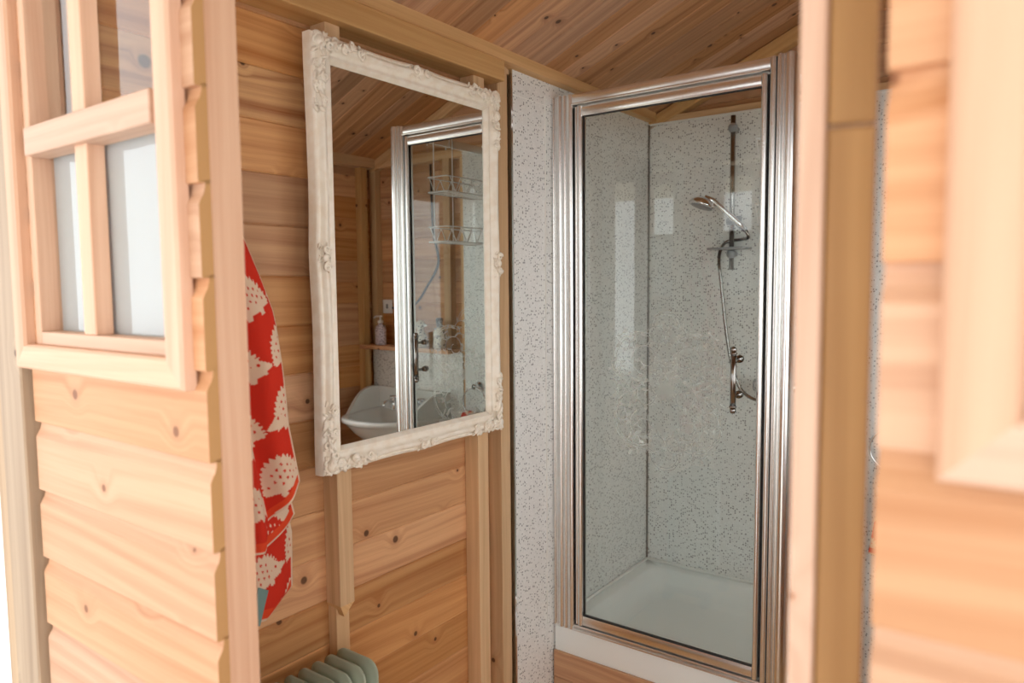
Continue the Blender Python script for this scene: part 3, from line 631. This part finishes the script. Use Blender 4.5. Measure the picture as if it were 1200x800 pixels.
for cy_, cz_, sy_, sz_ in ((MY0, MZ0, 1, 1), (MY1, MZ0, -1, 1), (MY1, MZ1, -1, -1), (MY0, MZ1, 1, -1)):
    b = MB()
    for leg in (0, 1):
        reach = .155 if leg == 0 else .175
        for i in range(46):
            u = sd.uniform(0, 1) ** 1.15 * reach; wmax = .048 * (1 - .55 * u / reach); d = sd.uniform(.004, wmax)
            a, c = (max(u, .004), d) if leg == 0 else (d, max(u, .004))
            dist = min(a, c); orn_ball(b, cy_ + sy_ * a, cz_ + sz_ * c, dist, sd.uniform(.0034, .0062), sd.uniform(0, 3.14))
        for i in range(6):
            u = .02 + i * reach / 6.5; d = .012 + .016 * (i % 2); a, c = (u, d) if leg == 0 else (d, u)
            scroll(b, cy_ + sy_ * a, cz_ + sz_ * c, min(a, c), .011, sd.uniform(0, 6), 1 if i % 2 else -1)
    b.ball((XB + .036, cy_ + sy_ * .022, cz_ + sz_ * .022), (.010, .016, .016), None, 10, 7)
    b.build('corner_ornament', 'cream_paint', mi, True, off=mi.location)
for k in range(4):
    b = MB(); L = Ly if k % 2 == 0 else Lz
    for i in range(26):
        t_ = .5 + sd.gauss(0, .028) * (1 if k % 2 == 0 else .7); d = sd.uniform(.004, .034); p = side_pt(k, t_, d, 0, L); orn_ball(b, p[1], p[2], d, sd.uniform(.0026, .0045), sd.uniform(0, 3.14))
    for dt in (-.03, .03): p = side_pt(k, .5 + dt * (1 if k % 2 == 0 else .7), .018, 0, L); scroll(b, p[1], p[2], .018, .011, 0, 1 if dt > 0 else -1)
    p = side_pt(k, .5, .018, 0, L); b.ball((XB + .04, p[1], p[2]), (.006, .010, .010), None, 10, 6)
    b.build('centre_ornament', 'cream_paint', mi, True, off=mi.location)

# ------------------------------------------------------------------ red hedgehog towel on a hook
RED, CREAM, HEM = np.array(C(206, 54, 38)), np.array(C(226, 198, 172)), np.array(C(222, 76, 44))
def hedgehog(a, b):
    """print colour at fabric coordinates a, b (metres)"""
    TW, TH = .158, .122
    a, b = a * .94 - b * .34 + .3, a * .34 + b * .94
    row = np.floor(b / TH); aa = a + np.where(row % 2 == 0, 0, TW / 2); colm = np.floor(aa / TW)
    u = (aa / TW - colm - .5) * 2; v_ = -(b / TH - row - .5) * 2
    u = np.where(row % 2 == 0, u, -u)
    ang = np.arctan2(v_ + .25, u + .12); rr = np.hypot((u + .14) / .78, (v_ + .30) / 1.12)
    spike = 1 + .07 * (np.abs((ang * 5.2) % 1 - .5) * 4 - 1)
    body = (rr < spike * 1.0) & (v_ > -.42)
    sn = (u > .3) & (u < .98) & (v_ < .34 - (u - .3) * .80) & (v_ > -.42 + (u - .3) * .22)
    feet = (np.abs(np.abs(u + .1) - .3) < .1) & (v_ <= -.40) & (v_ > -.58)
    dots = (np.hypot(((u * 5.0) % 1) - .5, ((v_ * 3.8 + .5 * np.floor(u * 5.0)) % 1) - .5) < .2) & (rr < .8) & (u < .28) & (v_ > -.2)
    eye = np.hypot(u - .5, v_ + .02) < .055
    return (body | sn | feet) & ~dots & ~eye
def sheet(name, fy0, fy1, ztop, zbot, fold, xbase, amp, nu, nv, parent, off, mat='towel_print', a0=0.0, width=.55, inv=False):
    """hanging cloth: fy0/fy1 give its left and right edge for each z, zbot the lower edge over s"""
    s_ = np.linspace(0, 1, nu)[None, :].repeat(nv, 0); v_ = np.linspace(0, 1, nv)[:, None].repeat(nu, 1)
    zb_ = zbot(s_); z_ = ztop + (zb_ - ztop) * v_
    ya, yb = fy0(z_), fy1(z_); y_ = ya + (yb - ya) * s_
    grow = np.clip((ztop - z_) / .45, .12, 1)
    x_ = xbase(z_) + amp * grow * fold(s_, z_)
    a_ = a0 + s_ * width; b_ = ztop - z_
    mk = hedgehog(a_, b_) ^ inv; colr = np.where(mk[..., None], CREAM, RED)
    dbot = (z_ - zb_); hem = dbot < .022; colr = np.where(hem[..., None], HEM, colr); ed = dbot < .005; colr = np.where(ed[..., None], CREAM, colr)
    colr = np.where(((1 - s_) * width < .006)[..., None], CREAM, colr)
    vs = np.stack([x_ - off[0], y_ - off[1], z_ - off[2]], -1).reshape(-1, 3); idx = np.arange(nu * nv).reshape(nv, nu)
    f = np.stack([idx[:-1, :-1], idx[:-1, 1:], idx[1:, 1:], idx[1:, :-1]], -1).reshape(-1, 4)
    me = bpy.data.meshes.new(name); me.from_pydata(vs.tolist(), [], f.tolist()); me.update()
    at_ = me.color_attributes.new('print', 'FLOAT_COLOR', 'POINT'); at_.data.foreach_set('color', colr.reshape(-1, 4).astype(np.float32).ravel())
    me.polygons.foreach_set('use_smooth', [True] * len(me.polygons)); me.materials.append(MATS[mat])
    o = link(name, me, parent); sl = o.modifiers.new('thickness', 'SOLIDIFY'); sl.thickness = .005; sl.offset = 0
    return o
hk = empty('towel_hook', (XW, .80, 1.76), 'small metal hook on the left wall holding the towel', 'hook')
MB().box((XW + .0005, .785, 1.74), (XW + .005, .815, 1.80), .002).tube(smooth_path([(XW + .005, .80, 1.755), (XW + .03, .80, 1.745), (XW + .05, .80, 1.75), (XW + .055, .80, 1.772)], 5), .004, 8).build('hook', 'galvanised', hk, off=hk.location)
tw = empty('towel', (XW, .80, .78), 'red towel printed with cream hedgehogs hanging by the doorway', 'towel')
zk = np.array([.70, .78, .86, .93, .98, 1.04, 1.10, 1.20, 1.33, 1.42, 1.52, 1.62, 1.70, 1.735, 1.76]); yk = np.array([.94, .955, .985, .995, 1.005, .995, .985, .965, .955, .945, .925, .90, .88, .865, .845])
fR = lambda z_: np.interp(z_, zk, yk); fL = lambda z_: np.interp(z_, [.7, 1.2, 1.6, 1.76], [.66, .66, .70, .76])
fold1 = lambda s_, z_: np.cos(s_ * 2 * np.pi * 3.1 + .6 + .35 * np.sin(z_ * 5)) * (.75 + .25 * np.sin(s_ * 9)) + .35 * np.sin(s_ * 2 * np.pi * 5.3 + z_ * 4)
fold2 = lambda s_, z_: np.cos(s_ * 2 * np.pi * 2.3 + 1.7 + .3 * np.sin(z_ * 6)) + .3 * np.sin(s_ * 2 * np.pi * 4.7)
top_in = lambda z_, x0: np.interp(z_, [.7, 1.45, 1.755], [x0, x0 - .004, -1.398])
fR2 = lambda z_: np.interp(z_, [.70, .90, .975, 1.05, 1.2, 1.5, 1.755], [1.0, 1.01, 1.019, 1.0, .96, .925, .82])
fR3 = lambda z_: np.interp(z_, [.70, .76, .80, .93, 1.0, 1.2, 1.5, 1.755], [.93, .985, 1.03, 1.034, 1.02, .98, .94, .83])
rise = lambda s_, a, b: np.clip((s_ - a) / (b - a), 0, 1)
sheet('front_fold', fL, fR, 1.755, lambda s_: .945 + .13 * rise(s_, .68, 1), fold1, lambda z_: top_in(z_, -1.316), .024, 190, 300, tw, tw.location, a0=.03, width=.52)
sheet('middle_fold', fL, fR2, 1.752, lambda s_: .93 + .055 * rise(s_, .6, 1) ** 2, fold2, lambda z_: top_in(z_, -1.352), .009, 190, 300, tw, tw.location, a0=.10, width=.50, inv=True)
sheet('back_fold', fL, fR3, 1.75, lambda s_: .775 - .02 * rise(s_, .6, .9) + .05 * rise(s_, .88, 1), fold2, lambda z_: top_in(z_, -1.385), .012, 190, 330, tw, tw.location, a0=.21, width=.50)
MB().add([(-1.366, .893, .772), (-1.366, .918, .757), (-1.369, .945, .828), (-1.369, .92, .843), (-1.3675, .893, .772), (-1.3675, .918, .757), (-1.3705, .945, .828), (-1.3705, .92, .843)], [(0, 1, 2, 3), (7, 6, 5, 4), (0, 4, 5, 1), (1, 5, 6, 2), (2, 6, 7, 3), (3, 7, 4, 0)]).build('care_tag', 'teal_tag', tw, off=tw.location)

# ------------------------------------------------------------------ oil filled radiator
rd = empty('oil_radiator', (-1.322, 1.03, 0), 'sage green oil filled radiator against the left wall', 'radiator')
FX0, FX1, FZ0, FZ1 = -1.398, -1.252, .08, .607
def fin_mesh():
    b = MB(); n = 6
    def loop(y_, ins):
        out = []; x0, x1, z0, z1, r = FX0 + ins, FX1 - ins, FZ0 + ins, FZ1 - ins, .032
        for cx, cz, a0 in ((x1 - r, z0 + r, -90), (x1 - r, z1 - r, 0), (x0 + r, z1 - r, 90), (x0 + r, z0 + r, 180)):
            for i in range(n + 1): a = math.radians(a0 + 90 * i / n); out.append((cx + r * math.cos(a), y_, cz + r * math.sin(a)))
        return out
    b.add(*loft([loop(-.0115, .020), loop(-.008, .012), loop(-.003, .004), loop(-.002, 0), loop(.002, 0), loop(.003, .004), loop(.008, .012), loop(.0115, .020)])); return b
fm = fin_mesh(); fm = mesh('fin', [(v[0] + 1.322, v[1], v[2]) for v in fm.v], fm.f, 'sage_enamel', True)
for k in range(7): o = link('fin', fm, rd, loc=(0, 1.155 - k * .039 - 1.03, 0))
for zz_ in (.14, .53): MB().tube([(-1.325, .90, zz_), (-1.325, 1.16, zz_)], .03, 16).build('oil_tube', 'sage_enamel', rd, True, off=rd.location)
MB().box((FX0 + .005, .83, .09), (FX1 - .005, .905, .585), .02).build('control_box', 'white_plastic', rd, off=rd.location)
MB().lathe([(.02, 0), (.02, .014), (.015, .018)], 18, Matrix.Translation((-1.325, .83, .47)) @ Matrix.Rotation(math.pi / 2, 4, 'X')).build('dial', 'black_plastic', rd, True, off=rd.location)
for yk_ in (.89, 1.13): MB().box((-1.42, yk_ - .015, .045), (-1.20, yk_ + .015, .075), .004).tube([(-1.405, yk_ - .02, .024), (-1.405, yk_ + .02, .024)], .0235, 14).tube([(-1.22, yk_ - .02, .024), (-1.22, yk_ + .02, .024)], .0235, 14).build('caster_foot', 'black_plastic', rd, off=rd.location)

# ------------------------------------------------------------------ basin, shelf and small things seen in the mirror
BX, BY1, BZ = .046, YBP - .001, .815
ba = empty('wash_basin', (BX, BY1, BZ), 'white ceramic basin with a scalloped upstand under the shelf', 'basin')
def dloop(hw, dep, z, yb=BY1, n=40, p=2.5):
    out = []
    for i in range(n + 1):
        a = math.pi * i / n; c_, s_ = math.cos(a), math.sin(a)
        out.append((BX + hw * math.copysign(abs(c_) ** (2 / p), c_), yb - dep * abs(s_) ** (2 / p), z))
    return out
lo = [dloop(.05, .10, .60), dloop(.12, .19, .625), dloop(.19, .28, .67), dloop(.235, .355, .73), dloop(.258, .395, .775), dloop(.262, .405, .786), dloop(.276, .42, .792), dloop(.278, .424, .806), dloop(.274, .42, .815),
      dloop(.245, .385, .815, BY1 - .004), dloop(.235, .375, .806, BY1 - .008), dloop(.225, .36, .77, BY1 - .012), dloop(.17, .29, .70, BY1 - .03), dloop(.08, .18, .672, BY1 - .06)]
MB().add(*loft(lo)).build('bowl', 'white_ceramic', ba, True, off=ba.location)
P_ = []
for i in range(24): a = math.pi * .30 * (1 - i / 23); P_.append((BX + .270 * abs(math.cos(a)) ** .8, BY1 - .41 * abs(math.sin(a)) ** .8, a / (math.pi * .30)))
P2 = P_ + [(BX + .27 - .54 * i / 16, BY1 - .001, 0) for i in range(1, 16)] + [(2 * BX - p[0], p[1], p[2]) for p in P_[::-1]]
vs = []; fc = []
for i, (px_, py_, e) in enumerate(P2):
    dx, dy = BX - px_, (BY1 - .2) - py_; L = math.hypot(dx, dy); nx, ny = dx / L * .018, dy / L * .018
    h = .12 * (1 - (3 * e * e - 2 * e ** 3)) + .012 * math.sin(e * math.pi * 2) * (1 if e > 0 else 0); h = max(h, .001)
    vs += [(px_, py_, .812), (px_, py_, .815 + h), (px_ + nx, py_ + ny, .815 + h * .97), (px_ + nx, py_ + ny, .812)]
for i in range(len(P2) - 1):
    for k in range(4): fc.append((i * 4 + k, i * 4 + (k + 1) % 4, (i + 1) * 4 + (k + 1) % 4, (i + 1) * 4 + k))
fc += [(0, 1, 2, 3), tuple(len(P2) * 4 - 4 + k for k in range(4))]
o = MB().add(vs, fc).build('upstand', 'white_ceramic', ba, True, off=ba.location); o.modifiers.new('es', 'EDGE_SPLIT').split_angle = math.radians(50)
pe = MB().lathe([(.11, 0.0), (.10, .03), (.075, .12), (.07, .45), (.09, .61)], 24, Matrix.Translation((BX, BY1 - .13, 0)), 1, .9).build('pedestal', 'white_ceramic', ba, True, off=ba.location)
for xx, nm in ((BX + .10, 'hot'), (BX - .10, 'cold')):
    tp = empty('basin_tap', (xx, BY1 - .05, .816), 'chrome basin tap nearer the right wall' if nm == 'hot' else 'chrome basin tap nearer the shower', 'tap', 'pair of basin taps')
    M0 = Matrix.Translation((xx, BY1 - .05, .8155))
    MB().lathe([(.02, 0), (.02, .006), (.013, .012), (.012, .06), (.014, .065)], 16, M0).build('tap_body', 'chrome', tp, True, off=tp.location)
    MB().tube(smooth_path([(xx, BY1 - .05, .86), (xx, BY1 - .09, .868), (xx, BY1 - .12, .862), (xx, BY1 - .128, .845)], 5), .009, 10).build('spout', 'chrome', tp, True, off=tp.location)
    MB().tube([(xx - .028, BY1 - .05, .888), (xx + .028, BY1 - .05, .888)], .006, 8).tube([(xx, BY1 - .05, .875), (xx, BY1 - .05, .895)], .011, 12).tube([(xx, BY1 - .078, .888), (xx, BY1 - .022, .888)], .006, 8).build('cross_handle', 'chrome', tp, True, off=tp.location)
sh = bar(None, 'wall_shelf', (-.295, 2.79, 1.148), (.365, YBP + .0055, 1.169), 'pine_boards'); tag(sh, 'narrow pine shelf above the basin', 'shelf')
ZS = 1.1692
so = empty('soap_bottle', (.255, 2.85, ZS), 'clear pump bottle with a lilac label on the shelf', 'bottle')
M0 = Matrix.Translation((.255, 2.85, ZS))
MB().lathe([(.03, 0), (.036, .004), (.037, .085), (.03, .105), (.014, .113), (.013, .122)], 20, M0, 1, .7).build('bottle_body', 'printed_label', so, True, off=so.location)
MB().lathe([(.015, .122), (.015, .135), (.006, .138), (.005, .155), (.010, .157), (.010, .164)], 14, M0).tube([(.255, 2.85, ZS + .16), (.255, 2.81, ZS + .16), (.255, 2.803, ZS + .152)], .004, 8).build('pump', 'white_plastic', so, True, off=so.location)
fg = empty('bird_figurine', (-.05, 2.85, ZS), 'spotted white ceramic bird figurine on the shelf', 'figurine'); M0 = Matrix.Translation((-.05, 2.85, ZS))
MB().lathe([(.026, 0), (.034, .008), (.038, .035), (.034, .06), (.022, .082), (.019, .095), (.025, .112), (.025, .128), (.016, .142), (.003, .147)], 20, M0).build('body', 'dotted_ceramic', fg, True, off=fg.location)
MB().ball((-.082, 2.85, ZS + .118), (.018, .007, .008), None, 10, 6).build('beak', 'white_ceramic', fg, True, off=fg.location)
bo = empty('lotion_bottle', (-.185, 2.85, ZS), 'white patterned lotion bottle with a black cap on the shelf', 'bottle'); M0 = Matrix.Translation((-.185, 2.85, ZS))
MB().lathe([(.028, 0), (.033, .004), (.034, .08), (.024, .103), (.013, .11)], 20, M0).build('bottle_body', 'dotted_ceramic', bo, True, off=bo.location)
MB().lathe([(.016, .1105), (.017, .135), (.019, .137), (.019, .155), (.012, .16)], 16, M0).build('cap', 'black_plastic', bo, True, off=bo.location)
sk = empty('wall_socket', (.275, YBW, 1.38), 'white electric switch plate on the back wall above the shelf', 'switch')
MB().box((.24, YBW - .010, 1.343), (.312, YBW - .0005, 1.42), .003).build('plate', 'white_plastic', sk, off=sk.location); MB().box((.268, YBW - .0135, 1.37), (.284, YBW - .0098, 1.395), .001).build('rocker', 'grey_plastic', sk, off=sk.location)
cb = MB().tube(smooth_path([(-.07, YBW - .008, 2.14), (-.08, YBW - .008, 1.80), (-.10, YBW - .008, 1.713), (-.116, YBW - .008, 1.627), (-.084, YBW - .008, 1.559), (-.033, YBW - .008, 1.496), (.039, YBW - .008, 1.412), (.14, YBW - .008, 1.36), (.236, YBW - .008, 1.375)], 8), .006, 8).build('power_cable', 'black_plastic', None, True)
tag(cb, 'black cable looping across the pine back wall to the switch', 'cable')
tg = empty('towel_ring', (-.42, YBP, .985), 'chrome towel ring on the speckled panel beside the basin', 'towel ring')
MB().lathe([(.022, 0), (.022, .008), (.012, .012), (.011, .04), (.014, .046)], 16, Matrix.Translation((-.42, YBP - .0005, .985)) @ Matrix.Rotation(math.pi / 2, 4, 'X')).build('mount', 'chrome', tg, True, off=tg.location)
MB().tube([(-.42 + .075 * math.cos(2 * math.pi * i / 32), YBP - .042, .905 + .075 * math.sin(2 * math.pi * i / 32)) for i in range(32)], .004, 8, True).build('ring', 'chrome', tg, True, off=tg.location)
ht = empty('hand_towel', (-.40, YBP - .042, .6), 'small red and cream towel draped through the chrome ring', 'towel')
def fold3(s_, z_): return np.cos(s_ * 2 * np.pi * 2.4)
for nm, xo in (('front_fold', -.062), ('back_fold', -.020)):
    s_ = sheet(nm, lambda z_: -.39 - np.interp(z_, [.5, .84], [.10, .05]) + 0 * z_, lambda z_: -.39 + np.interp(z_, [.5, .84], [.10, .05]) + 0 * z_, .845, lambda q: .52 + 0 * q, fold3, lambda z_: 0 * z_, .008, 60, 90, ht, (0, 0, 0), a0=.05, width=.26)
    me = s_.data; co = np.empty(len(me.vertices) * 3, np.float32); me.vertices.foreach_get('co', co); co = co.reshape(-1, 3)
    topc = np.clip((.845 - co[:, 2]) / .03, 0, 1); arch = .012 * (1 - ((co[:, 1] + .39) / .06) ** 2)
    new = np.stack([co[:, 1], YBP + (-.042 + (xo + .042) * topc) + co[:, 0], co[:, 2] + np.where(topc < 1, arch, arch * 0 + arch * np.clip(1 - (.815 - co[:, 2]) / .1, 0, 1))], 1) - np.array(ht.location)[None]
    me.vertices.foreach_set('co', new.astype(np.float32).ravel()); me.update()
